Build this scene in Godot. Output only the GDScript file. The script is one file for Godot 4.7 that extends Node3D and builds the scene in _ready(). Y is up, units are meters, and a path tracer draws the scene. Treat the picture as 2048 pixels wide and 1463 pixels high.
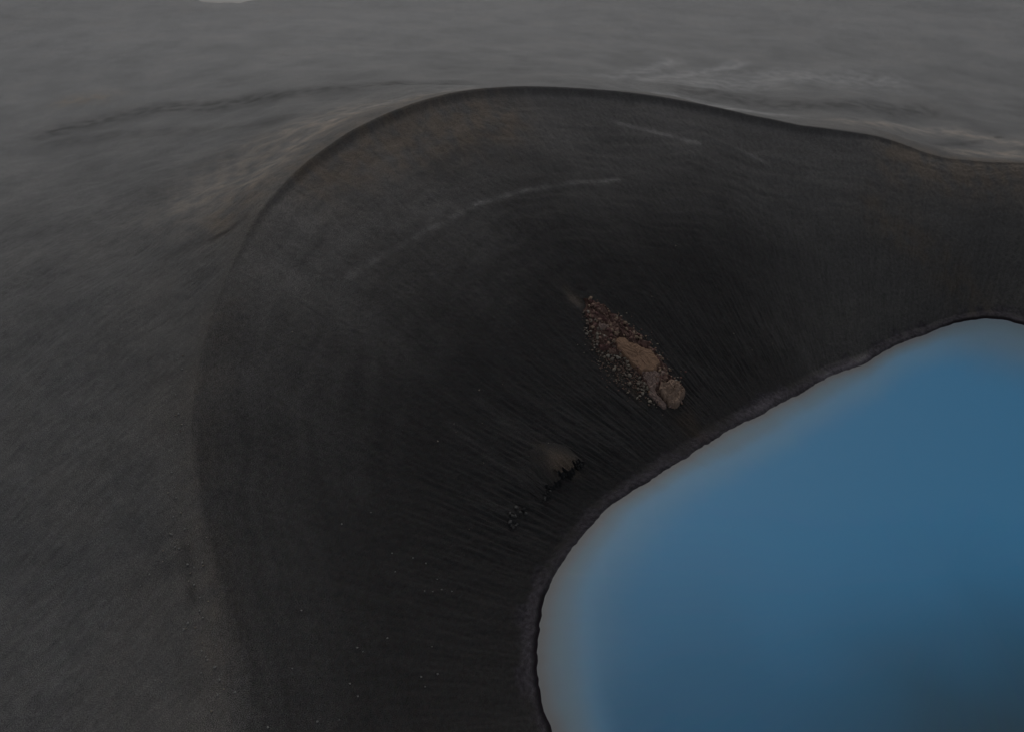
extends Node3D

# ---------------------------------------------------------------- the crater, seen from above its lake
const CX := 105.0
const CZ := -105.0
# rim crest round the lake: angle (degrees), distance from the crater's middle, height above the lake
const RIM := [[-208, 157.5, 29.5], [-198.6, 158.3, 31.8], [-193.7, 159.1, 33.9], [-188.1, 162.2, 37.1], [-183.0, 166.2, 41.2], [-177.7, 170.4, 45.7], [-173.1, 172.7, 49.9], [-168.4, 174.3, 53.7], [-162.7, 176.8, 57.4], [-159.6, 177.4, 60.6], [-153.7, 177.8, 63.1], [-147.1, 177.5, 64.6], [-142.9, 176.5, 64.9], [-139.3, 175.5, 64.8], [-135.2, 173.8, 64.3], [-131.9, 171.9, 63.3], [-127.5, 168.3, 61.8], [-124.0, 166.4, 59.8], [-118.4, 161.1, 57.3], [-112.5, 156.4, 54.4], [-106.5, 151.5, 51.1], [-100.3, 146.0, 47.9], [-93.7, 143.0, 44.8], [-86.6, 143.9, 42.1], [-82.7, 147.0, 39.7], [-79.3, 147.6, 37.4], [-76.0, 146.2, 35.4], [-72.6, 147.4, 33.6], [-67.4, 153.0, 32.1], [-63.4, 159.9, 30.9], [-50, 170.0, 30.0], [-10, 176.0, 34.0], [40, 170.0, 32.0], [90, 160.0, 30.0], [130, 158.0, 29.0]]
const SHORE := [[-208, 104.0], [-200.9, 103.7], [-197.8, 103.7], [-193.7, 102.4], [-190.5, 101.0], [-186.9, 99.2], [-183.6, 97.4], [-179.7, 94.2], [-175.2, 90.0], [-171.5, 86.6], [-167.5, 83.4], [-158.2, 74.1], [-148.9, 68.2], [-139.3, 64.6], [-123.8, 61.8], [-109.1, 63.4], [-87.9, 73.1], [-73.0, 91.3], [-66.6, 102.3], [-62.6, 107.8], [-59.6, 110.1], [-56.7, 110.2], [-45, 108.0], [0, 112.0], [60, 108.0], [110, 104.0]]
const STEPS := 1440
var tab_r := PackedFloat32Array()
var tab_h := PackedFloat32Array()
var tab_l := PackedFloat32Array()
var broad := FastNoiseLite.new()
var mid := FastNoiseLite.new()
var fine := FastNoiseLite.new()
var rills := FastNoiseLite.new()
var strata := FastNoiseLite.new()
var tint := PackedFloat32Array()      # lighter or darker ground, from the marks below
var warm := PackedFloat32Array()      # browner ground
const TX := -340.0
const TZ := -640.0
const TS := 2.0
const TW := 1400
const TH := 1320
var rng := RandomNumberGenerator.new()


func noise(n: FastNoiseLite, s: int, f: float, octaves: int) -> void:
	n.seed = s
	n.noise_type = FastNoiseLite.TYPE_SIMPLEX
	n.frequency = f
	n.fractal_type = FastNoiseLite.FRACTAL_FBM
	n.fractal_octaves = octaves


func table(keys: Array, column: int, soft: int) -> PackedFloat32Array:
	var t := PackedFloat32Array()
	t.resize(STEPS)
	var n := keys.size()
	for i in STEPS:
		var a := -208.0 + 360.0 * i / STEPS
		var k := n - 1
		while k > 0 and float(keys[k][0]) > a:
			k -= 1
		var a0: float = keys[k][0]
		var a1: float = keys[(k + 1) % n][0] + (360.0 if k == n - 1 else 0.0)
		t[i] = lerpf(keys[k][column], keys[(k + 1) % n][column], (a - a0) / (a1 - a0))
	for pass_ in soft:
		var u := t.duplicate()
		for i in STEPS:
			t[i] = (u[(i + STEPS - 1) % STEPS] + 2.0 * u[i] + u[(i + 1) % STEPS]) * 0.25
	return t


func at_angle(t: PackedFloat32Array, deg: float) -> float:
	var f := fposmod(deg + 208.0, 360.0) * STEPS / 360.0
	var i := int(f)
	return lerpf(t[i % STEPS], t[(i + 1) % STEPS], f - i)


func plain_level(x: float, z: float) -> float:
	var far := maxf(0.0, -z - 260.0)
	return 12.0 + broad.get_noise_2d(x * 0.22 + 300.0, z * 0.3) * 3.0 + minf(far, 400.0) * 0.012 + broad.get_noise_2d(x * 0.05, z * 0.05 + 90.0) * minf(far, 900.0) * 0.03


# how sharp the crest is: 1 where the wall breaks away under a lip, 0 where it rounds over
func lip(deg: float) -> float:
	var d := fposmod(deg + 208.0, 360.0) - 208.0
	return smoothstep(-172.0, -150.0, d) * (1.0 - 0.75 * smoothstep(-95.0, -70.0, d))


func ground_at(deg: float, r: float, x: float, z: float, rough := true) -> float:
	var big_r := at_angle(tab_r, deg)
	var h := at_angle(tab_h, deg)
	var l := at_angle(tab_l, deg)
	var sharp := lip(deg)
	var k := lerpf(7.0, 0.25, sharp)
	var y := 0.0
	if r < big_r:
		var s := r - l
		var whole := big_r - l
		var d := big_r - r
		var dd := (sqrt(d * d + k * k) - k) * whole / (sqrt(whole * whole + k * k) - k)
		s = whole - dd
		if s < 0.0:
			return s * 0.45
		var bench := smoothstep(0.0, 1.1, s) * 0.5 + maxf(0.0, s - 0.9) * 0.06
		if s < 4.2:
			y = bench
		else:
			var w := (s - 4.2) / (whole - 4.2)
			y = 0.70 + (h - 0.70) * (0.94 * w + 0.06 * w * w)
			y -= 1.7 * sharp * (1.0 - smoothstep(0.3, 3.4, dd)) * 0.0
			y -= 1.5 * sharp * smoothstep(0.0, 1.6, d) * smoothstep(0.0, 0.3, w)
		if rough:
			var up := smoothstep(3.0, 14.0, s)
			var below := smoothstep(0.2, 5.0, d)
			y += broad.get_noise_2d(x, z) * 0.5 * up * below
			y += mid.get_noise_2d(x, z) * 0.12 * up
			var low := 1.0 - smoothstep(10.0, 55.0, s)
			var b2 := broad.get_noise_2d(x, z)
			var a := fposmod(deg + 208.0, 360.0) - 208.0
			var where := 0.35 + 0.65 * smoothstep(-190.0, -172.0, a) * (1.0 - smoothstep(-120.0, -75.0, a))
			y += rills.get_noise_2d(deg * 2.2, r * 0.055) * 0.5 * up * (0.08 + 0.92 * low) * where
			y += strata.get_noise_2d(deg * 0.05, (big_r - r) * 0.34 + b2 * 0.7) * 0.13 * smoothstep(30.0, 60.0, s) * below
			y += fine.get_noise_2d(x, z) * 0.12 * smoothstep(0.5, 4.0, s)
	else:
		var d2 := r - big_r
		var dd2 := sqrt(d2 * d2 + k * k) - k
		var base := plain_level(x, z)
		var fall := maxf(4.0, h - base)
		var steep := lerpf(0.24, 0.40, sharp)
		var u := dd2 * steep / fall
		y = h - fall * (1.0 - exp(-u))
		if rough:
			var off := smoothstep(0.5, 8.0, d2)
			y += broad.get_noise_2d(x * 0.7 + 50.0, z * 0.7) * 2.0 * off * exp(-d2 / 150.0)
			y += mid.get_noise_2d(x, z) * 0.18 * off * (1.0 - 0.7 * smoothstep(180.0, 300.0, -z))
			var p := x * -0.7071 + z * 0.7071
			var q := x * 0.7071 + z * 0.7071
			var near := 1.0 - smoothstep(-260.0, -200.0, -z * -1.0)
			y += rills.get_noise_2d(p * 0.06, q * 0.95) * 0.10 * off * (1.0 - smoothstep(150.0, 260.0, -z))
			y += rills.get_noise_2d(x * 0.012 + z * 0.004, z * 0.07 - x * 0.02) * 0.07 * off * smoothstep(150.0, 260.0, -z)
			y += fine.get_noise_2d(x, z) * 0.08 * (1.0 - 0.6 * smoothstep(180.0, 300.0, -z))
		var basin := Vector2((x + 158.0) / 21.0, (z + 467.0) / 14.0).length()
		if basin < 2.0:
			y = lerpf(20.0, y, smoothstep(0.8, 2.0, basin))
	return y


func ground(x: float, z: float, rough := true) -> float:
	return ground_at(rad_to_deg(atan2(z - CZ, x - CX)), Vector2(x - CX, z - CZ).length(), x, z, rough)


func prepare() -> void:
	rng.seed = 20240611
	noise(broad, 11, 0.022, 3)
	noise(mid, 12, 0.13, 3)
	noise(fine, 13, 0.75, 3)
	noise(rills, 14, 1.0, 3)
	noise(strata, 15, 1.0, 2)
	tab_r = table(RIM, 1, 10)
	tab_h = table(RIM, 2, 24)
	tab_l = table(SHORE, 1, 6)
	for i in STEPS:
		var a := deg_to_rad(-208.0 + 360.0 * i / STEPS)
		tab_l[i] += mid.get_noise_2d(cos(a) * 160.0, sin(a) * 160.0) * 0.34
	tint.resize(TW * TH)
	warm.resize(TW * TH)
	lay_marks()


func lay_marks() -> void:
	# brown dust among the stones left of the outcrop
	mark(tint, 0.35, 3.0, [[25.0, -168.0], [31.0, -161.0], [37.0, -156.5]])
	mark(warm, 1.0, 3.6, [[25.0, -168.0], [31.0, -161.0], [37.0, -156.5]])
	# pale terracettes on the upper wall
	mark(tint, 0.45, 0.6, [[-41.2, -158.0], [-34.0, -168.6], [-23.5, -182.2], [-10.5, -195.7]])
	mark(tint, 0.85, 0.55, [[-10.5, -195.7], [3.8, -206.4], [19.1, -214.4], [33.6, -220.7]])
	mark(tint, 0.12, 2.5, [[-46.9, -157.9], [-39.1, -172.7], [-26.3, -185.4], [-13.3, -195.3]])
	mark(tint, 0.08, 3.0, [[-54.7, -151.0], [-53.4, -157.4], [-50.4, -169.1], [-44.7, -180.4]])
	mark(tint, 0.6, 0.5, [[33.0, -238.8], [44.5, -238.8], [61.3, -238.3]])
	mark(tint, 0.5, 0.5, [[74.8, -238.5], [84.6, -235.2]])
	# brown ash under the rim
	mark(warm, 0.8, 9.0, [[-52.4, -185.2], [-41.4, -198.3], [-25.1, -213.3], [-3.6, -226.5]])
	mark(warm, 0.8, 8.0, [[131.4, -244.1], [148.1, -240.8], [174.2, -244.2]])
	mark(warm, 0.5, 7.0, [[120.1, -227.4], [136.0, -217.5], [152.6, -206.6]])
	mark(warm, 0.2, 4.0, [[-64.7, -137.5], [-63.8, -115.5], [-60.8, -99.3]])
	mark(warm, 0.25, 4.5, [[-57.5, -86.6], [-52.8, -75.8], [-48.8, -65.6]])
	mark(tint, -0.4, 1.2, [[-60.2, -84.9], [-59.0, -81.3]])
	mark(tint, -0.35, 1.0, [[-57.8, -77.7], [-56.6, -75.8]])
	# tan apron outside the rim, painted lit; beyond it gully shade painted dark
	mark(warm, 0.7, 9.0, [[-19.9, -245.8], [-34.0, -230.7], [-48.4, -223.6], [-59.6, -205.3], [-65.9, -185.0], [-71.3, -169.9]])
	mark(tint, 0.50, 8.0, [[-15.0, -262.0], [-27.0, -246.0], [-48.4, -230.6], [-62.6, -205.3], [-67.9, -185.0]])
	mark(tint, 0.30, 16.0, [[-52.0, -238.0], [-72.0, -212.0], [-80.0, -188.0]])
	mark(warm, 0.5, 18.0, [[-52.0, -238.0], [-72.0, -212.0], [-80.0, -188.0]])
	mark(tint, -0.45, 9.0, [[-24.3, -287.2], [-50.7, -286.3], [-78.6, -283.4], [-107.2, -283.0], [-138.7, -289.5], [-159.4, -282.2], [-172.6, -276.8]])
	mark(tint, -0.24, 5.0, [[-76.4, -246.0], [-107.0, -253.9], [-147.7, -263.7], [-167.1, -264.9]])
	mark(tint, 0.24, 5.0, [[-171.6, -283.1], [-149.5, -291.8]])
	mark(warm, 0.6, 7.0, [[-180.4, -310.5], [-168.0, -311.5]])
	# pale fans of ash on the plain
	mark(tint, 0.33, 5.0, [[39.3, -328.8], [62.0, -351.3], [73.8, -367.3]])
	mark(tint, 0.39, 5.0, [[56.7, -330.5], [85.0, -353.0], [106.9, -368.4]])
	mark(tint, 0.34, 13.0, [[80.2, -329.5], [117.5, -347.2], [164.9, -351.5]])
	mark(tint, 0.55, 6.0, [[58.0, -300.3], [80.8, -287.1], [98.1, -274.1]])
	mark(tint, 0.40, 6.0, [[119.6, -267.3], [146.7, -280.2], [174.7, -284.6], [190.1, -273.4]])
	mark(warm, 0.5, 6.0, [[119.6, -267.3], [146.7, -280.2], [174.7, -284.6], [190.1, -273.4]])
	mark(tint, 0.5, 5.0, [[154.3, -256.0], [182.8, -261.0]])
	mark(warm, 0.6, 5.0, [[154.3, -256.0], [182.8, -261.0]])
	mark(tint, -0.36, 10.0, [[73.0, -314.6], [114.0, -299.2], [171.3, -312.0]])
	mark(tint, -0.27, 2.0, [[152.1, -262.7], [187.7, -282.9]])
	# a crack by the left rim
	mark(tint, -0.5, 0.9, [[-64.9, -165.8], [-68.9, -163.2], [-73.2, -161.6]])
	mark(tint, -0.18, 1.4, [[-73.2, -161.6], [-84.2, -158.6]])
	# pale silt along the shore
	mark(tint, 0.7, 1.1, [[109.3, -181.3], [92.1, -172.1]])
	mark(tint, 0.4, 1.1, [[78.0, -163.7], [64.6, -155.9]])
	# stains above and below the outcrop and on the lava ledge
	mark(tint, 0.8, 1.3, [[15.7, -179.2], [19.3, -176.6]])
	mark(warm, 0.8, 2.0, [[15.7, -179.2], [21.3, -176.6]])
	mark(warm, 0.9, 3.5, [[23.0, -175.0], [36.0, -167.0], [45.1, -156.3], [51.6, -148.4]])
	mark(tint, 0.35, 3.5, [[23.0, -173.0], [36.0, -165.0], [45.1, -156.3]])
	mark(tint, 0.7, 2.2, [[9.6, -132.3], [15.5, -131.6]])
	mark(warm, 1.0, 2.6, [[7.6, -132.8], [15.5, -131.6]])
	mark(tint, 0.25, 1.6, [[-3.0, -137.4], [5.8, -133.5]])
	# paler chutes down the lower wall
	mark(tint, 0.22, 1.5, [[82.1, -188.0], [90.1, -177.4], [96.0, -165.0]])
	mark(tint, 0.18, 1.2, [[73.0, -192.2], [80.8, -179.9]])
	mark(tint, 0.22, 1.6, [[-8.0, -140.6], [4.6, -136.2], [11.0, -133.3]])
	mark(tint, 0.20, 1.4, [[-15.0, -131.3], [-2.9, -126.1], [6.9, -122.3]])
	mark(tint, 0.16, 1.2, [[64.0, -184.4], [73.1, -171.0]])
	mark(tint, 0.16, 1.4, [[10.0, -147.0], [23.2, -141.7], [31.3, -139.9]])
	mark(tint, 0.20, 1.2, [[-9.9, -117.5], [-0.5, -115.1], [6.7, -111.8]])


# a mark on the ground: a soft stroke along world points (x, z)
func mark(into: PackedFloat32Array, amount: float, width: float, pts: Array) -> void:
	for s in pts.size() - 1:
		var a := Vector2(pts[s][0], pts[s][1])
		var b := Vector2(pts[s + 1][0], pts[s + 1][1])
		var wide := width * 2.4
		var x0 := maxi(0, int((minf(a.x, b.x) - wide - TX) * TS))
		var x1 := mini(TW - 1, int((maxf(a.x, b.x) + wide - TX) * TS) + 1)
		var z0 := maxi(0, int((minf(a.y, b.y) - wide - TZ) * TS))
		var z1 := mini(TH - 1, int((maxf(a.y, b.y) + wide - TZ) * TS) + 1)
		for j in range(z0, z1 + 1):
			for i in range(x0, x1 + 1):
				var p := Vector2(i / TS + TX, j / TS + TZ)
				var d := p.distance_to(Geometry2D.get_closest_point_to_segment(p, a, b)) / width
				var v := amount * exp(-d * d)
				var at := j * TW + i
				if absf(v) > absf(into[at]):
					into[at] = v


func lookup(t: PackedFloat32Array, x: float, z: float) -> float:
	var fx := (x - TX) * TS
	var fz := (z - TZ) * TS
	if fx < 0.0 or fz < 0.0 or fx >= TW - 2.0 or fz >= TH - 2.0:
		return 0.0
	var i := int(fx)
	var j := int(fz)
	var k := j * TW + i
	return lerpf(lerpf(t[k], t[k + 1], fx - i), lerpf(t[k + TW], t[k + TW + 1], fx - i), fz - j)


func ground_colour(deg: float, r: float, x: float, z: float) -> Color:
	var big_r := at_angle(tab_r, deg)
	var l := at_angle(tab_l, deg)
	var b := broad.get_noise_2d(x * 1.3 + 70.0, z * 1.3)
	var m := mid.get_noise_2d(x + 40.0, z)
	var f := fine.get_noise_2d(x * 0.9 + 9.0, z * 0.9)
	var c := Color(0.03, 0.03, 0.03)
	var a := fposmod(deg + 208.0, 360.0) - 208.0
	if r < big_r:
		var s := r - l
		var w := clampf(s / (big_r - l), 0.0, 1.0)
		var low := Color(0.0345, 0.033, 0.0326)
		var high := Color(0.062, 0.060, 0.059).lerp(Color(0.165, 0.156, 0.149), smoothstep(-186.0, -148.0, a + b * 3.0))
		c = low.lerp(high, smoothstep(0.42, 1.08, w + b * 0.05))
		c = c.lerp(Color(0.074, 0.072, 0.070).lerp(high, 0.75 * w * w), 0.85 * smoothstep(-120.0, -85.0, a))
		var ril := rills.get_noise_2d(deg * 2.2, r * 0.055)
		var band := strata.get_noise_2d(deg * 0.035, (big_r - r) * 0.17 + b * 0.5) * smoothstep(0.35, 0.6, w)
		c *= 1.0 + band * 0.11 + b * 0.03 + ril * 0.20 * (1.0 - 0.7 * w) + m * 0.05 + f * 0.21
		var wet := 1.0 - smoothstep(1.6, 5.6, s + m * 2.5 + b * 2.0)
		c = c.lerp(Color(0.058, 0.053, 0.061) * (1.0 + f * 0.5 + m * 0.3), wet)
		var edge := smoothstep(-179.0, -186.0, a) + smoothstep(-72.0, -66.0, a)
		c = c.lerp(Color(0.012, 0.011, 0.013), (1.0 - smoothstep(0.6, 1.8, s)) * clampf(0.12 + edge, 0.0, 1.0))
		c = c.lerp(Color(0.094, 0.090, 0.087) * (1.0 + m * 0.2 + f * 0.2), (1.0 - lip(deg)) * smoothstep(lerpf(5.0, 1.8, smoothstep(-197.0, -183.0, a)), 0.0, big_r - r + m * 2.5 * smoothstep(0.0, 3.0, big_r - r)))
		c = c.lerp(c * 0.45, lip(deg) * smoothstep(2.2, 0.4, big_r - r) * 0.62)  # shade of the steep rim lip painted in as a dark line
	else:
		var d := big_r - r
		c = Color(0.112, 0.1095, 0.1075)
		var p := x * -0.7071 + z * 0.7071
		var q := x * 0.7071 + z * 0.7071
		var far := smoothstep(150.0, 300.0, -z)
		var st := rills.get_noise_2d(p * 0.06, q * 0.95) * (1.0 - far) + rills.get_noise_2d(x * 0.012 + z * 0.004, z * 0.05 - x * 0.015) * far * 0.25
		c = c.lerp(Color(0.268, 0.2685, 0.2695), smoothstep(150.0, 460.0, -z + b * 30.0 - minf(x, 0.0) * 0.25))  # paler with distance: grey ash, plus haze and grazing sheen painted in
		c *= 1.0 - 0.13 * (1.0 - lip(deg)) * exp(d / 12.0)
		c *= 1.0 + st * 0.14 + m * 0.10 * (1.0 - 0.5 * far) + f * 0.16 * (1.0 - 0.7 * far) + b * 0.08
		c = c.lerp(Color(c.r * 0.96, c.g * 0.92, c.b * 0.88), clampf(exp(d / 16.0) + b * 0.5, 0.0, 1.0))
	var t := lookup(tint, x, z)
	var wm := clampf(lookup(warm, x, z) * (1.0 + m * 1.2), 0.0, 1.0)
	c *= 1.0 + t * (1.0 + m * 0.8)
	c = c.lerp(Color(c.r * 1.20, c.g * 1.06, c.b * 0.92), wm)
	c.a = 1.0
	return c


func gravel_maps() -> Array:
	var n := FastNoiseLite.new()
	noise(n, 31, 0.10, 3)
	var im := n.get_seamless_image(1024, 1024)
	im.convert(Image.FORMAT_RGB8)
	var relief := im.duplicate() as Image
	relief.bump_map_to_normal_map(5.0)
	for y in 1024:
		for x in 1024:
			var v := clampf((im.get_pixel(x, y).r - 0.5) * 1.5 + 0.72, 0.3, 1.0)
			im.set_pixel(x, y, Color(v, v, v))
	relief.generate_mipmaps()
	im.generate_mipmaps()
	return [ImageTexture.create_from_image(im), ImageTexture.create_from_image(relief)]


func ground_material(rough: float, spec: float, maps: Array, tile: float) -> StandardMaterial3D:
	var m := StandardMaterial3D.new()
	m.vertex_color_use_as_albedo = true
	m.albedo_color = Color(1, 1, 1)
	m.albedo_texture = maps[0]
	m.normal_enabled = true
	m.normal_texture = maps[1]
	m.normal_scale = 0.45
	m.uv1_triplanar = true
	m.uv1_world_triplanar = true
	m.uv1_scale = Vector3.ONE / tile
	m.roughness = rough
	m.metallic_specular = spec
	return m


func structure(called: String, mesh: Mesh, m: Material, label: String, category: String) -> MeshInstance3D:
	var o := MeshInstance3D.new()
	o.name = called
	o.mesh = mesh
	o.material_override = m
	o.set_meta("kind", "structure")
	o.set_meta("label", label)
	o.set_meta("category", category)
	add_child(o, true)
	return o


func build_land() -> void:
	# columns: fine where the wall is in view, coarser behind
	var cols := PackedFloat32Array()
	var a := -212.0
	while a < -50.0:
		cols.append(a)
		a += 0.19
	while a < 148.0:
		cols.append(a)
		a += 1.5
	var nc := cols.size()
	# rows: under water, shore, wall, then outward
	var n_in := 190
	var outs := PackedFloat32Array()
	var d := 0.0
	var step := 0.35
	while d < 7000.0:
		d += step
		outs.append(d)
		step = minf(step * 1.02, 0.9) if d < 90.0 else (minf(step * 1.02, 1.6) if d < 330.0 else step * 1.18)
	var rows := n_in + outs.size()
	var pos := PackedVector3Array()
	var col := PackedColorArray()
	pos.resize(nc * rows)
	col.resize(nc * rows)
	for j in rows:
		for i in nc:
			var deg := cols[i]
			var l := at_angle(tab_l, deg)
			var big := at_angle(tab_r, deg)
			var r := 0.0
			if j < 8:
				r = l - 6.0 + 6.2 * j / 8.0
			elif j < n_in:
				var u := float(j - 8) / float(n_in - 1 - 8)
				u = u + 0.06 * sin(TAU * u) / TAU * -1.0
				r = lerpf(l + 0.2, big, u)
			else:
				r = big + outs[j - n_in]
			var rad := deg_to_rad(deg)
			var x := CX + r * cos(rad)
			var z := CZ + r * sin(rad)
			pos[j * nc + i] = Vector3(x, ground_at(deg, r, x, z), z)
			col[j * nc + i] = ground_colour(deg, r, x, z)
	var nor := PackedVector3Array()
	nor.resize(nc * rows)
	for j in rows:
		for i in nc:
			var e := pos[j * nc + (i + 1) % nc] - pos[j * nc + (i + nc - 1) % nc]
			var g := pos[mini(j + 1, rows - 1) * nc + i] - pos[maxi(j - 1, 0) * nc + i]
			nor[j * nc + i] = g.cross(e).normalized() * (1.0 if g.cross(e).y > 0.0 else -1.0)
	var maps := gravel_maps()
	var wall_m := ground_material(0.95, 0.25, maps, 22.0)
	var land_m := ground_material(0.80, 0.30, maps, 22.0)
	land_m.normal_scale = 0.25
	var shore_end := 8
	while shore_end < n_in and shore_end < 18:
		shore_end += 1
	var flank_end := n_in
	while outs[flank_end - n_in] < 75.0:
		flank_end += 1
	structure("shore", strip(pos, nor, col, nc, 0, shore_end), wall_m, "narrow dark damp shore between the blue lake and the crater slope", "shore")
	structure("crater_slope", strip(pos, nor, col, nc, shore_end, n_in - 1), wall_m, "black scoria slope falling from the curved rim to the blue lake", "slope")
	structure("hillside", strip(pos, nor, col, nc, n_in - 1, flank_end), land_m, "grey outer flank of the crater beyond the curved rim", "hillside")
	structure("plain", strip(pos, nor, col, nc, flank_end, rows - 1), land_m, "pale grey ash plain stretching away behind the crater", "plain")


func strip(pos: PackedVector3Array, nor: PackedVector3Array, col: PackedColorArray, nc: int, r0: int, r1: int, inward := false) -> ArrayMesh:
	var idx := PackedInt32Array()
	var n := (r1 - r0) * nc * 6
	idx.resize(n)
	var k := 0
	for j in r1 - r0:
		for i in nc:
			var p := j * nc + i
			var q := j * nc + (i + 1) % nc
			idx[k] = p
			idx[k + 1] = p + nc
			idx[k + 2] = q
			idx[k + 3] = q
			idx[k + 4] = p + nc
			idx[k + 5] = q + nc
			if inward:
				idx[k + 1] = q
				idx[k + 2] = p + nc
				idx[k + 4] = q + nc
				idx[k + 5] = p + nc
			k += 6
	var arr := []
	arr.resize(Mesh.ARRAY_MAX)
	arr[Mesh.ARRAY_VERTEX] = pos.slice(r0 * nc, (r1 + 1) * nc)
	arr[Mesh.ARRAY_NORMAL] = nor.slice(r0 * nc, (r1 + 1) * nc)
	arr[Mesh.ARRAY_COLOR] = col.slice(r0 * nc, (r1 + 1) * nc)
	arr[Mesh.ARRAY_INDEX] = idx
	var mesh := ArrayMesh.new()
	mesh.add_surface_from_arrays(Mesh.PRIMITIVE_TRIANGLES, arr)
	return mesh


func build_lake() -> void:
	var offs := [-0.3, 0.6, 1.5, 2.5, 3.6, 5.0, 6.5, 8.0, 10.0, 12.0, 14.0, 17.0, 20.0, 23.0, 27.0, 31.0, 36.0, 41.0, 46.0, 52.0, 58.0, 64.0, 70.0, 76.0, 82.0, 88.0, 94.0, 100.0]
	var nc := 720
	var pos := PackedVector3Array()
	var nor := PackedVector3Array()
	var col := PackedColorArray()
	var shallow := Color(0.080, 0.083, 0.089)
	var haze := Color(0.078, 0.118, 0.148)
	var milk := Color(0.068, 0.166, 0.262)
	var blue := Color(0.024, 0.150, 0.290)
	var near_dim := Color(0.005, 0.072, 0.148)  # water dimmed where the steeper view reflects less sky
	var corner_dim := Color(0.010, 0.028, 0.036)
	for o in offs:
		for i in nc:
			var deg := 360.0 * i / nc - 208.0
			var l := at_angle(tab_l, deg)
			var d: float = o
			var r := maxf(l - d, l * (100.0 - d) / 100.0 * 0.6) if d > 0.0 else l - d
			r = l - d * minf(1.0, l / 100.0) if d > 0.0 else l - d
			r = 0.0 if o == offs[offs.size() - 1] else maxf(r, 0.0)
			var rad := deg_to_rad(deg)
			var p := Vector3(CX + r * cos(rad), 0.0, CZ + r * sin(rad))
			var w := d + broad.get_noise_2d(p.x * 0.5, p.z * 0.5) * 4.0 * smoothstep(1.0, 10.0, d)
			var c := shallow.lerp(haze, smoothstep(0.3, 4.0, w))
			c = c.lerp(milk, smoothstep(2.5, 11.0, w))
			c = c.lerp(blue, smoothstep(8.0, 26.0, w))
			var corner_dist := p.distance_to(Vector3(104.0, 0.0, -50.0)) + broad.get_noise_2d(p.x * 0.6, p.z * 0.6) * 7.0
			c = c.lerp(near_dim, 0.9 * smoothstep(-128.0, -56.0, p.z + broad.get_noise_2d(p.x * 0.5, p.z * 0.5) * 8.0) * smoothstep(3.0, 16.0, w))  # view-angle falloff painted into the water, darker toward the near side
			c = c.lerp(haze, 0.75 * smoothstep(40.0, 4.0, p.distance_to(Vector3(160.0, 0.0, -200.0))))
			c = c.lerp(corner_dim, smoothstep(58.0, 6.0, corner_dist))  # same painted falloff, strongest at the near right corner
			pos.append(p)
			nor.append(Vector3.UP)
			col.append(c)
	var m := StandardMaterial3D.new()
	m.vertex_color_use_as_albedo = true
	m.roughness = 0.42
	m.metallic_specular = 0.4
	m.normal_enabled = true
	m.normal_texture = gravel_maps()[1]
	m.normal_scale = 0.3
	m.uv1_triplanar = true
	m.uv1_world_triplanar = true
	m.uv1_scale = Vector3.ONE / 14.0
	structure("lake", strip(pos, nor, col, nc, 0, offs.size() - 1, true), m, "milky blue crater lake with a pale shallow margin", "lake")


func thing(called: String, label: String, category: String, group := "") -> Node3D:
	var o := Node3D.new()
	o.name = called
	tag(o, label, category, group)
	add_child(o, true)
	return o


func tag(o: Node, label: String, category: String, group := "") -> void:
	o.set_meta("label", label)
	o.set_meta("category", category)
	if group:
		o.set_meta("group", group)


var taken := {}
func numbered(called: String) -> String:
	var n: int = taken.get(called, 0)
	taken[called] = n + 1
	return called if n == 0 else "%s_%03d" % [called, n]


func put(called: String, mesh: Mesh, m: Material, parent: Node, at := Transform3D()) -> MeshInstance3D:
	var o := MeshInstance3D.new()
	o.name = called
	o.mesh = mesh
	o.material_override = m
	o.transform = at
	parent.add_child(o, true)
	return o


func stone_material(c: Color, maps: Array, tile: float) -> StandardMaterial3D:
	var m := StandardMaterial3D.new()
	m.albedo_color = c.linear_to_srgb()
	m.albedo_texture = maps[0]
	m.normal_enabled = true
	m.normal_texture = maps[1]
	m.normal_scale = 0.6
	m.uv1_triplanar = true
	m.uv1_scale = Vector3.ONE / tile
	m.roughness = 0.92
	m.metallic_specular = 0.3
	return m


# a broken stone: a ball cut by flat planes, its corners pushed about
func stone_mesh(s: int) -> ArrayMesh:
	var r := RandomNumberGenerator.new()
	r.seed = s
	var cuts: Array[Plane] = []
	for i in 7:
		var n := Vector3(r.randf_range(-1, 1), r.randf_range(-1, 1), r.randf_range(-1, 1)).normalized()
		cuts.append(Plane(n, r.randf_range(0.55, 0.85)))
	var ball := SphereMesh.new()
	ball.radius = 1.0
	ball.height = 2.0
	ball.radial_segments = 9
	ball.rings = 5
	var arr := ball.get_mesh_arrays()
	var v: PackedVector3Array = arr[Mesh.ARRAY_VERTEX]
	var idx: PackedInt32Array = arr[Mesh.ARRAY_INDEX]
	var squash := Vector3(r.randf_range(0.85, 1.25), r.randf_range(0.6, 0.85), r.randf_range(0.7, 1.0))
	var n2 := FastNoiseLite.new()
	noise(n2, s, 0.9, 2)
	var w := PackedVector3Array()
	for p in v:
		var q := p * (1.0 + n2.get_noise_3dv(p * 1.3) * 0.35)
		for cut in cuts:
			var d := cut.distance_to(q)
			if d > 0.0:
				q -= cut.normal * d
		w.append(q * squash)
	var st := SurfaceTool.new()
	st.begin(Mesh.PRIMITIVE_TRIANGLES)
	st.set_smooth_group(-1)
	for i in idx:
		st.add_vertex(w[i])
	st.generate_normals()
	return st.commit()


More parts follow.
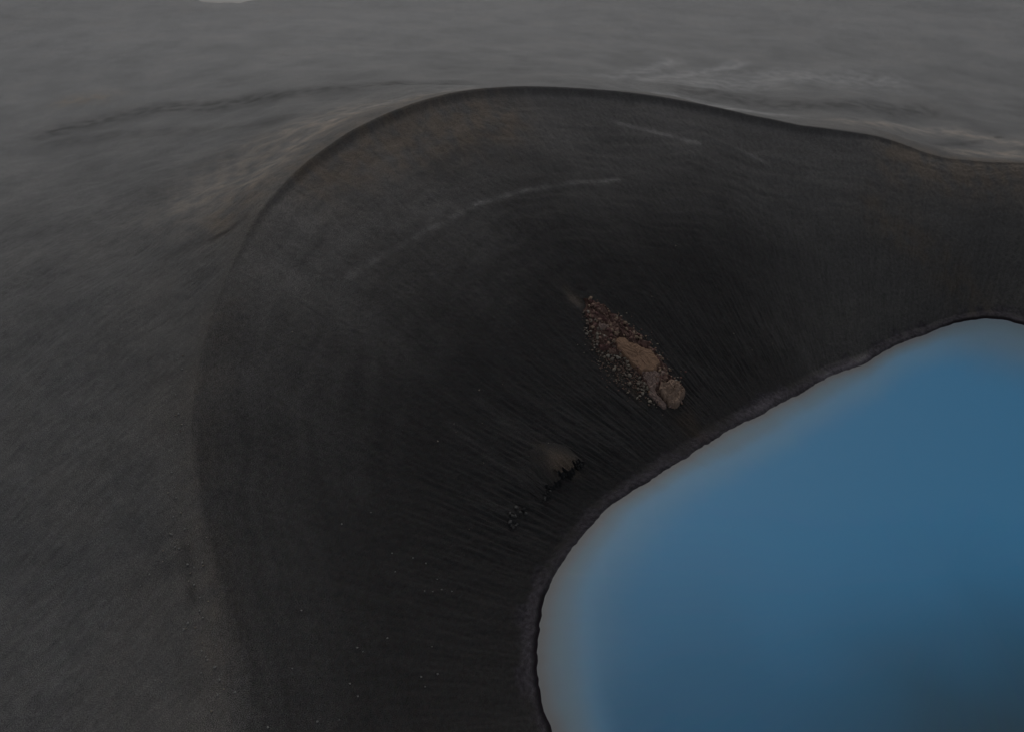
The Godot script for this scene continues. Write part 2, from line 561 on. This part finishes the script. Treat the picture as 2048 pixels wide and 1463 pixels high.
# a slab of rock lying on the slope: its outline in world x, z; thick at the edge, uneven on top
func slab_mesh(outline: Array, thick: float, uneven: float, s: int, sides := 46, dome := 0.15, smooth := false) -> ArrayMesh:
	var n := FastNoiseLite.new()
	noise(n, s, 0.33, 4)
	var pts: PackedVector2Array = []
	var total := 0.0
	for i in outline.size():
		total += Vector2(outline[i][0], outline[i][1]).distance_to(Vector2(outline[(i + 1) % outline.size()][0], outline[(i + 1) % outline.size()][1]))
	var step := total / sides
	var left := 0.0
	for i in outline.size():
		var a := Vector2(outline[i][0], outline[i][1])
		var b := Vector2(outline[(i + 1) % outline.size()][0], outline[(i + 1) % outline.size()][1])
		var l := a.distance_to(b)
		while left < l:
			var p := a.lerp(b, left / l)
			p += Vector2(n.get_noise_2d(p.x * 5.0, p.y * 5.0), n.get_noise_2d(p.x * 5.0 + 60.0, p.y * 5.0)) * step * 0.9
			pts.append(p)
			left += step
		left -= l
	var mid_p := Vector2.ZERO
	for p in pts:
		mid_p += p / pts.size()
	var rings := [[1.05, -0.6, 0.0], [1.03, 0.25, 0.3], [1.01, 0.7, 0.6], [0.97, 1.0, 0.6], [0.86, 1.0, 1.0], [0.72, 1.0, 1.0], [0.58, 1.0, 1.0], [0.44, 1.0, 1.0], [0.30, 1.0, 1.0], [0.16, 1.0, 1.0], [0.0, 1.0, 1.0]]
	var grid: Array[PackedVector3Array] = []
	for g in rings:
		var row := PackedVector3Array()
		for p in pts:
			var q: Vector2 = mid_p + (p - mid_p) * float(g[0])
			var y: float = ground(q.x, q.y, false) + thick * float(g[1])
			y += (n.get_noise_2d(q.x * 3.0, q.y * 3.0) * uneven + n.get_noise_2d(q.x * 8.0, q.y * 8.0) * uneven * 0.22) * float(g[2])
			y += dome * thick * (1.0 - float(g[0]) * float(g[0]))
			row.append(Vector3(q.x, y, q.y))
		grid.append(row)
	return skin(grid, true, smooth)


func skin(grid: Array[PackedVector3Array], closed: bool, smooth := false, tan_at := Vector3.ZERO, tan_reach := 0.0) -> ArrayMesh:
	var st := SurfaceTool.new()
	st.begin(Mesh.PRIMITIVE_TRIANGLES)
	st.set_smooth_group(0 if smooth else -1)
	var m := grid[0].size()
	for j in grid.size() - 1:
		for i in (m if closed else m - 1):
			var k := (i + 1) % m
			var a := grid[j][i]
			var b := grid[j][k]
			var c := grid[j + 1][i]
			var d := grid[j + 1][k]
			for v in ([a, b, c, b, d, c] if (b - a).cross(c - a).dot(Vector3.UP) <= 0.0 or j < 2 else [a, c, b, b, c, d]):
				if tan_reach > 0.0:
					var p: Vector3 = v
					var g := ground_colour(rad_to_deg(atan2(p.z - CZ, p.x - CX)), Vector2(p.x - CX, p.z - CZ).length(), p.x, p.z)
					var share := exp(-pow(Vector2(p.x - tan_at.x, p.z - tan_at.z).length() / tan_reach, 2.0))
					st.set_color(g.lerp(Color(0.086, 0.067, 0.054) * (1.0 + fine.get_noise_2d(p.x, p.z) * 0.4), share))
				st.add_vertex(v)
	st.generate_normals()
	return st.commit()


# a lava ledge: its broken face runs from a to b, its back runs into the slope
func ledge_grid(a: Vector2, b: Vector2, back: Vector2, high: float, s: int) -> Array:
	var n := FastNoiseLite.new()
	noise(n, s, 0.4, 4)
	var face: Array[PackedVector3Array] = []
	var cap: Array[PackedVector3Array] = []
	var across := 40
	var edge := PackedVector3Array()
	for j in 6:
		var row := PackedVector3Array()
		for i in across + 1:
			var u := float(i) / across
			var p := a.lerp(b, u)
			p += back * n.get_noise_2d(p.x * 1.3, p.y * 1.3) * 1.8
			var rise := high * pow(sin(PI * clampf(u * 0.9 + 0.05, 0.0, 1.0)), 0.6) * (1.0 + 0.35 * n.get_noise_1d(u * 60.0))
			var w := float(j) / 5.0
			var q := p - back * (1.0 - w) * (0.5 + 0.7 * n.get_noise_2d(u * 50.0, w * 14.0)) * (1.0 if j < 5 else 0.0)
			var y := ground(p.x, p.y, false) - 0.6 + (rise + 0.6) * w
			row.append(Vector3(q.x, y, q.y))
		face.append(row)
		edge = row
	for j in 12:
		var row := PackedVector3Array()
		for i in across + 1:
			var w := float(j) / 11.0
			var p := edge[i]
			var straight := a.lerp(b, float(i) / across)
			var q := Vector2(p.x, p.z).lerp(straight, smoothstep(0.0, 0.3, w)) + back * (w * 9.0 * (0.8 + 0.4 * sin(PI * i / across)))
			var over := lerpf(p.y - ground(p.x, p.z, false), high * pow(sin(PI * clampf(i * 0.9 / across + 0.05, 0.0, 1.0)), 0.6), smoothstep(0.0, 0.25, w))
			var y := ground(q.x, q.y, false) + over * pow(1.0 - w, 1.15) - 0.45 * smoothstep(0.7, 1.0, w)
			y += (n.get_noise_2d(q.x * 4.0, q.y * 4.0) * 0.35) * smoothstep(0.0, 0.15, w) * (1.0 - w)
			row.append(Vector3(q.x, y if j else p.y, q.y))
		cap.append(row)
	return [face, cap]


func inside(x: float, z: float, poly: PackedVector2Array) -> bool:
	return Geometry2D.is_point_in_polygon(Vector2(x, z), poly)


func polygon(a: Array) -> PackedVector2Array:
	var p := PackedVector2Array()
	for q in a:
		p.append(Vector2(q[0], q[1]))
	return p


func lying(x: float, z: float, size: float, sink := 0.25, over := 0.0) -> Transform3D:
	var b := Basis.from_euler(Vector3(rng.randf_range(-0.5, 0.5), rng.randf_range(0, TAU), rng.randf_range(-0.5, 0.5)))
	b = b.scaled(Vector3.ONE * size)
	return Transform3D(b, Vector3(x, ground(x, z) + over + size * (0.7 - sink * 2.0), z))


func build_rocks() -> void:
	var maps := gravel_maps()
	var stones: Array[ArrayMesh] = []
	for i in 8:
		stones.append(stone_mesh(100 + i))
	var tan_m := stone_material(Color(0.272, 0.166, 0.108), maps, 3.5)
	var pink_m := stone_material(Color(0.265, 0.190, 0.162), maps, 4.0)
	var bed_m := stone_material(Color(0.112, 0.066, 0.054), maps, 9.0)
	var reds: Array[StandardMaterial3D] = []
	for c in [Color(0.175, 0.100, 0.083), Color(0.220, 0.140, 0.110), Color(0.135, 0.071, 0.064), Color(0.240, 0.172, 0.124)]:
		reds.append(stone_material(c, maps, 3.0))
	var pales: Array[StandardMaterial3D] = []
	for c in [Color(0.230, 0.198, 0.158), Color(0.185, 0.155, 0.125), Color(0.275, 0.245, 0.205), Color(0.155, 0.118, 0.096)]:
		pales.append(stone_material(c, maps, 3.0))
	var grey_m := stone_material(Color(0.075, 0.074, 0.072), maps, 3.0)
	var light_m := stone_material(Color(0.24, 0.235, 0.225), maps, 3.0)
	var lava_m := stone_material(Color(0.022, 0.022, 0.0225), maps, 3.0)
	var cap_m := ground_material(0.95, 0.25, maps, 22.0)

	# the red-brown outcrop on the wall
	var bed_line := [[21.2, -178.8], [24.1, -179.4], [28.8, -177.5], [34.2, -174.7], [39.3, -171.1], [43.6, -166.2], [45.3, -162.5], [44.5, -160.6], [38.5, -158.4], [33.4, -163.6], [29.2, -166.1], [25.3, -166.4], [22.6, -169.8], [21.3, -173.7]]
	var outcrop := thing("rock_outcrop", "red-brown rock outcrop with broad tan slabs standing out of the black crater slope", "outcrop")
	put("rubble_bed", slab_mesh(bed_line, 0.35, 1.1, 41, 60, 0.6), bed_m, outcrop)
	var o := put("slab", slab_mesh([[29.8, -169.5], [31.6, -170.3], [32.0, -169.4], [33.2, -169.1], [35.8, -169.1], [37.9, -168.6], [39.5, -168.8], [40.5, -167.8], [42.1, -166.3], [41.9, -165.8], [40.9, -164.7], [40.7, -163.4], [39.4, -162.8], [36.2, -162.0], [34.5, -162.9], [33.1, -164.1], [31.9, -164.9], [30.8, -165.8], [29.6, -166.5], [29.4, -167.9]], 1.5, 0.34, 42, 54, 0.15), tan_m, outcrop)
	o.set_meta("label", "broad tan slab in the middle of the outcrop")
	put("slab_001", slab_mesh([[36.3, -161.9], [39.4, -162.7], [40.8, -163.1], [41.5, -161.6], [40.9, -159.5], [39.7, -158.0], [39.4, -157.2], [38.4, -157.3], [38.0, -158.3], [37.7, -159.5], [36.6, -161.0]], 1.1, 0.6, 43, 40), pink_m, outcrop)
	o = put("slab_002", slab_mesh([[38.2, -157.5], [39.5, -157.5], [40.2, -156.4], [41.8, -155.1], [42.8, -154.0], [42.3, -153.2], [41.2, -153.5], [40.3, -154.4], [38.8, -155.3], [38.0, -156.3]], 1.0, 0.4, 44, 36, 0.3), pink_m, outcrop)
	o.set_meta("label", "narrow pinkish finger of rock at the outcrop's lower end")
	o = put("slab_003", slab_mesh([[41.5, -159.6], [43.0, -160.2], [45.1, -161.7], [46.9, -162.0], [47.8, -160.7], [48.8, -159.4], [48.5, -158.1], [47.2, -156.8], [46.6, -155.2], [45.1, -154.6], [43.6, -154.5], [43.0, -155.3], [42.2, -156.2], [41.6, -157.2], [40.8, -158.0]], 1.5, 0.85, 45, 48, 0.3), stone_material(Color(0.285, 0.198, 0.148), maps, 4.0), outcrop)
	o.set_meta("label", "lowest tan block of the outcrop, rounded at its end")
	# thin ledges of red rock in the rubble: ends and half width
	for e in [[24.6, -171.8, 27.7, -172.6, 0.75], [27.8, -172.4, 30.5, -172.8, 0.5], [27.3, -173.7, 30.4, -173.6, 0.45], [25.1, -174.6, 27.0, -174.2, 0.45], [24.4, -166.1, 27.6, -166.7, 0.55], [27.0, -165.7, 29.3, -166.0, 0.55], [22.0, -178.3, 23.4, -178.2, 0.4], [39.6, -160.8, 43.4, -164.0, 0.7], [42.8, -165.3, 44.1, -163.4, 0.5], [24.0, -177.4, 25.8, -176.1, 0.4], [32.0, -172.2, 35.5, -171.6, 0.6], [36.0, -170.6, 38.6, -170.0, 0.5], [41.0, -161.0, 44.0, -162.4, 0.6]]:
		var a := Vector2(e[0], e[1])
		var b := Vector2(e[2], e[3])
		var side: Vector2 = (b - a).normalized().orthogonal() * float(e[4])
		var line := [[a.x - side.x, a.y - side.y], [b.x - side.x * 0.7, b.y - side.y * 0.7], [b.x + side.x * 0.6, b.y + side.y * 0.6], [a.x + side.x, a.y + side.y]]
		put(numbered("ledge"), slab_mesh(line, 0.85, 0.5, int(a.x * 10), 18, 0.3), reds[rng.randi() % 4] if e[4] < 0.7 else pink_m, outcrop)

	# broken blocks along the edges of the slabs
	var broken := [[29.6, -166.6], [31.9, -164.9], [34.5, -162.9], [36.3, -161.4], [37.7, -159.5], [38.0, -157.0], [39.4, -155.0], [41.6, -153.4], [43.6, -154.4], [46.6, -155.0], [48.4, -157.6], [48.2, -160.4], [46.4, -162.0], [43.4, -160.6], [41.4, -163.4], [42.2, -166.0], [40.4, -168.0], [37.6, -168.9], [33.4, -169.4]]
	for i in 46:
		var k := rng.randi() % (broken.size() - 1)
		var p := Vector2(broken[k][0], broken[k][1]).lerp(Vector2(broken[k + 1][0], broken[k + 1][1]), rng.randf())
		put(numbered("slab_block"), stones[rng.randi() % 8], [pink_m, tan_m, reds[1], reds[3]][rng.randi() % 4], outcrop, lying(p.x + rng.randfn(0.0, 0.25), p.y + rng.randfn(0.0, 0.25), rng.randf_range(0.25, 0.68), 0.12, rng.randf_range(0.0, 0.5)))

	# single stones one can name
	for q in [[29.4, -171.0, 0.95, "rounded brown boulder against the upper end of the broad tan slab", reds[3]], [29.2, -169.7, 0.85, "oval brown boulder lying next to the rounded boulder above the tan slab", reds[1]], [22.2, -172.6, 0.75, "large pale stone at the upper left edge of the red rubble", pales[0]], [21.2, -172.4, 0.5, "smaller pale stone just left of the large pale stone by the red rubble", pales[1]], [27.9, -163.6, 0.85, "large grey-brown stone below the tan slab's upper left corner", pales[1]], [28.3, -160.8, 0.75, "flat pale stone midway down the left field of stones", pales[0]]]:
		o = put(numbered("boulder"), stones[rng.randi() % 8], q[4], self, lying(q[0], q[1], q[2], 0.15, 0.3))
		tag(o, q[3], "boulder")

	# rubble on the upper outcrop
	var bed := polygon(bed_line)
	var slabs := polygon([[30.8, -167.4], [32.4, -168.6], [38.8, -168.0], [41.0, -165.8], [40.0, -159.4], [38.8, -156.0], [36.6, -162.2], [31.0, -166.0]])
	var made := 0
	while made < 210:
		var x := rng.randf_range(20.5, 46.0)
		var z := rng.randf_range(-180.0, -158.0)
		if not inside(x, z, bed) or inside(x, z, slabs):
			continue
		var size := 0.24 + 0.62 * pow(rng.randf(), 1.8)
		o = put(numbered("red_block"), stones[rng.randi() % 8], reds[rng.randi() % 4], self, lying(x, z, size, 0.12, 0.55))
		var spot := "at the outcrop's upper tip" if x < 26.0 else ("across the middle of the outcrop above the broad tan slab" if x < 34.0 else "along the outcrop's right edge")
		var big := "large" if size > 0.5 else "small"
		tag(o, "%s red-brown rubble block heaped %s" % [big, spot], "rubble block", "%s red-brown blocks %s" % [big, spot])
		made += 1

	# pale stones along its left side
	made = 0
	while made < 230:
		var t := rng.randf()
		var p := Vector2(20.5, -175.0).lerp(Vector2(40.0, -153.6), t)
		var out := Vector2(-0.74, 0.67)
		var far := pow(rng.randf(), 1.35) * (3.4 + 6.4 * pow(sin(PI * clampf(t * 1.05, 0.0, 1.0)), 1.4))
		p = p + out * (far - 1.4) + Vector2(0.74, 0.67) * rng.randf_range(-0.8, 0.8)
		if inside(p.x, p.y, slabs):
			continue
		var size := 0.20 + 0.55 * pow(rng.randf(), 1.8)
		if far > 4.5:
			size *= 0.7
		o = put(numbered("loose_stone"), stones[rng.randi() % 8], pales[rng.randi() % 4], self, lying(p.x, p.y, size, 0.15, 0.15))
		var spot := "left of the outcrop's red upper tip" if t < 0.34 else ("on the slope left of the broad tan slab" if t < 0.7 else "left of the outcrop's narrow pinkish finger")
		var big := "large" if size > 0.45 else ("stray" if far > 4.5 else "small")
		tag(o, "%s pale stone strewn %s" % [big, spot], "stone", "%s pale stones %s" % [big, spot])
		made += 1
	made = 0
	while made < 70:
		var t := rng.randf()
		var p := Vector2(31.0, -178.4).lerp(Vector2(48.6, -162.4), t) + Vector2(0.7, -0.72) * (absf(rng.randfn(0.0, 1.4)) - 0.8) - Vector2(0.7, -0.72) * 1.3 * (1.0 - sin(PI * t))
		o = put(numbered("edge_stone"), stones[rng.randi() % 8], pales[rng.randi() % 4] if rng.randf() < 0.5 else reds[rng.randi() % 4], self, lying(p.x, p.y, rng.randf_range(0.18, 0.52), 0.15, 0.12))
		var spot := "along the upper right edge of the outcrop's red rubble" if t < 0.5 else "right of the broad tan slab, above the lowest tan block"
		tag(o, "small stone spilled %s" % spot, "stone", "stones %s" % spot)
		made += 1
	# grit too small to pick apart
	var grit := MultiMesh.new()
	grit.transform_format = MultiMesh.TRANSFORM_3D
	grit.mesh = stones[2]
	grit.instance_count = 3200
	for i in 3200:
		var t := rng.randf()
		var p := Vector2(22.5, -177.0).lerp(Vector2(45.0, -157.0), t) + Vector2(-0.66, 0.75) * rng.randfn(1.9, 3.0) * (0.35 + sin(PI * t))
		grit.set_instance_transform(i, lying(p.x, p.y, rng.randf_range(0.07, 0.24), 0.2, 0.05))
	var g := MultiMeshInstance3D.new()
	g.name = "rubble"
	g.multimesh = grit
	g.material_override = reds[1]
	g.set_meta("kind", "stuff")
	tag(g, "fine brown rubble and grit spread round the outcrop", "rubble")
	add_child(g, true)

	# the lava ledge below it, to the left
	var lava := thing("lava_ledge", "tan-topped dark lava ledge with a broken black face low on the crater slope", "rock ledge")
	var gr := ledge_grid(Vector2(18.3, -133.4), Vector2(8.6, -124.6), Vector2(-0.82, -0.57), 3.0, 71)
	put("face", skin(gr[0], false), lava_m, lava)
	put("cap", skin(gr[1], false, true, Vector3(12.5, 0.0, -130.2), 3.4), cap_m, lava)
	for i in 34:
		var u := rng.randf()
		var p := Vector2(18.3, -133.4).lerp(Vector2(8.6, -124.6), u) + Vector2(0.82, 0.57) * rng.randf_range(-0.7, 0.9)
		put(numbered("lava_block"), stones[rng.randi() % 8], lava_m if rng.randf() < 0.75 else grey_m, lava, lying(p.x, p.y, rng.randf_range(0.25, 0.7), 0.0, rng.randf_range(0.1, 1.5) * sin(PI * u)))
	var lower := thing("lava_ledge_001", "small jagged black lava ledge just below the lower corner of the tan-topped ledge", "rock ledge")
	gr = ledge_grid(Vector2(10.4, -126.6), Vector2(7.4, -120.6), Vector2(-0.9, -0.4), 1.2, 72)
	put("face", skin(gr[0], false), lava_m, lower)
	put("cap", skin(gr[1], false, true, Vector3(9.0, 0.0, -124.0), 0.5), cap_m, lower)
	for i in 12:
		var p := Vector2(10.4, -126.6).lerp(Vector2(7.4, -120.6), rng.randf()) + Vector2(0.9, 0.4) * rng.randf_range(-0.6, 0.7)
		put(numbered("block"), stones[rng.randi() % 8], lava_m if rng.randf() < 0.6 else grey_m, lower, lying(p.x, p.y, rng.randf_range(0.2, 0.45), 0.0, rng.randf_range(0.1, 0.7)))
	# crags lower left of the ledge
	for q in [[1.9, -117.0], [0.7, -113.2], [0.0, -114.1]]:
		for i in 4:
			o = put(numbered("crag_rock"), stones[rng.randi() % 8], grey_m if rng.randf() < 0.7 else lava_m, self, lying(float(q[0]) + rng.randfn(0.0, 0.6), float(q[1]) + rng.randfn(0.0, 0.8), rng.randf_range(0.3, 0.75), 0.1, 0.1))
			var spot := "in the upper cluster below the lava ledge" if q[1] < -116.0 else "in the lower cluster below the lava ledge"
			tag(o, "dark grey crag rock %s" % spot, "rock", "crag rocks %s" % spot)

	# single pale boulders
	for q in [[-30.2, -103.7], [-25.3, -96.5], [-21.2, -97.0], [-18.5, -96.8], [-16.0, -94.2], [-15.0, -92.2], [-12.9, -92.7], [-18.3, -90.4], [-16.7, -90.9], [-24.3, -92.5], [-29.0, -73.9], [-28.0, -73.5], [-24.2, -77.7], [-16.0, -78.9], [-14.5, -73.6], [-16.6, -70.3], [-17.5, -72.1], [-27.6, -64.8], [-29.2, -66.7], [-29.8, -59.7], [-33.0, -58.4], [-39.8, -55.6], [-39.0, -77.6], [-38.3, -66.3], [-35.2, -98.7]]:
		o = put(numbered("pale_boulder"), stones[rng.randi() % 8], light_m, self, lying(q[0], q[1], rng.randf_range(0.12, 0.27), 0.1, 0.05))
		var spot := "near the bottom edge, below the loose cluster" if q[1] > -80.0 else ("in the loose cluster between left rim and lake" if q[0] > -26.0 else "above and left of the loose cluster")
		tag(o, "small pale boulder on the slope %s" % spot, "boulder", "pale boulders %s" % spot)
	for q in [[50.4, -203.9], [78.4, -179.7], [66.3, -180.5], [26.3, -185.7], [41.2, -185.5], [18.1, -164.9], [19.9, -163.3], [20.3, -165.5], [41.5, -151.7], [-13.5, -130.0], [9.3, -135.5], [-8.3, -142.9], [-2.4, -146.7], [-46.9, -142.0], [-50.0, -137.6], [71.6, -176.8], [21.6, -164.5], [-7.4, -134.8], [-14.1, -131.9], [-17.5, -125.8], [-6.9, -125.1], [-9.8, -108.3]]:
		o = put(numbered("slope_stone"), stones[rng.randi() % 8], pales[rng.randi() % 3], self, lying(q[0], q[1], rng.randf_range(0.12, 0.27), 0.1, 0.05))
		var spot := "near the left rim" if q[0] < -40.0 else ("right of the outcrop" if q[0] > 48.0 else ("beside the red-brown outcrop" if q[0] > 15.0 else "between the left rim and the lava ledge"))
		tag(o, "stray pale stone on the black slope %s" % spot, "stone", "stray stones %s" % spot)
	# boulders on the left crest
	for q in [[-71.4, -125.2], [-69.6, -122.5], [-69.6, -116.7], [-67.9, -112.1], [-66.6, -109.8], [-67.2, -107.7], [-66.2, -99.5], [-65.0, -96.5], [-64.1, -94.4], [-62.7, -91.5], [-61.2, -88.6], [-63.4, -87.4], [-62.2, -85.2], [-59.9, -85.8], [-58.0, -83.5], [-59.3, -82.2], [-57.8, -85.0], [-58.0, -81.7], [-56.6, -82.5], [-61.4, -85.0], [-57.2, -78.5], [-58.1, -76.8], [-55.1, -73.9], [-54.2, -72.7], [-56.7, -71.8], [-57.2, -70.8], [-55.6, -76.2], [-50.9, -68.1], [-53.1, -67.1], [-52.2, -66.1], [-50.2, -64.4], [-52.4, -63.6], [-51.8, -65.6], [-48.9, -62.4], [-48.7, -60.0], [-46.0, -60.5], [-66.2, -81.0], [-67.7, -79.4], [-60.4, -63.1], [-63.7, -90.6]]:
		for i in 2:
			var x: float = float(q[0]) + (rng.randfn(0.0, 1.2) if i else 0.0)
			var z: float = float(q[1]) + (rng.randfn(0.0, 1.6) if i else 0.0)
			o = put(numbered("rim_boulder"), stones[rng.randi() % 8], light_m if i == 0 else pales[rng.randi() % 4], self, lying(x, z, rng.randf_range(0.13, 0.27) if i == 0 else rng.randf_range(0.09, 0.22), 0.1, 0.05))
			var spot := "at the upper end of the boulder line" if z < -100.0 else ("in the rocky middle of the boulder line" if z < -78.0 else "at the lower end of the boulder line")
			var tone := "pale" if i == 0 else "small grey-brown"
			tag(o, "%s boulder on the left rim's crest, %s" % [tone, spot], "boulder", "%s boulders %s" % [tone, spot])


func build_pond() -> void:
	var pale := StandardMaterial3D.new()
	pale.albedo_color = Color(0.094, 0.087, 0.083).linear_to_srgb()
	pale.roughness = 0.5
	var rows: Array[PackedVector3Array] = []
	for k in 5:
		var row := PackedVector3Array()
		for i in 64:
			var a := TAU * i / 64.0
			var w := (1.0 + 0.16 * broad.get_noise_2d(cos(a) * 60.0, sin(a) * 60.0)) * (1.0 - 0.25 * k)
			row.append(Vector3(-158.0 + cos(a) * 21.0 * w, 20.12, -466.5 + sin(a) * 14.0 * w))
		rows.append(row)
	structure("pond", skin(rows, true), pale, "pale silty pond at the far left edge of the plain", "pond")


func _ready() -> void:
	var cam := Camera3D.new()
	cam.name = "camera"
	cam.position = Vector3(0, 160, 0)
	cam.rotation_degrees = Vector3(-42, 0, 0)
	cam.fov = 50.0
	cam.near = 0.5
	cam.far = 12000.0
	add_child(cam)
	var env := Environment.new()
	env.background_mode = Environment.BG_SKY
	var sky_m := ProceduralSkyMaterial.new()
	sky_m.sky_top_color = Color(0.69, 0.705, 0.735)
	sky_m.sky_horizon_color = Color(0.81, 0.825, 0.85)
	sky_m.sky_curve = 0.2
	sky_m.ground_bottom_color = Color(0.2, 0.2, 0.2)
	sky_m.ground_horizon_color = Color(0.5, 0.5, 0.5)
	sky_m.sun_angle_max = 1.0
	var sky := Sky.new()
	sky.sky_material = sky_m
	env.sky = sky
	env.tonemap_mode = Environment.TONE_MAPPER_LINEAR
	env.tonemap_exposure = 0.8
	env.sdfgi_enabled = true
	env.ssao_enabled = true
	env.ssil_enabled = true
	var we := WorldEnvironment.new()
	we.name = "overcast_sky"
	we.environment = env
	add_child(we)
	var sun := DirectionalLight3D.new()
	sun.name = "veiled_sun"
	sun.light_energy = 0.5
	sun.light_color = Color(1.0, 0.985, 0.965)
	sun.light_angular_distance = 30.0
	sun.shadow_enabled = true
	sun.look_at_from_position(Vector3(-0.06, 0.70, -0.76) * 100.0, Vector3.ZERO)
	add_child(sun)
	prepare()
	build_land()
	build_lake()
	build_pond()
	build_rocks()
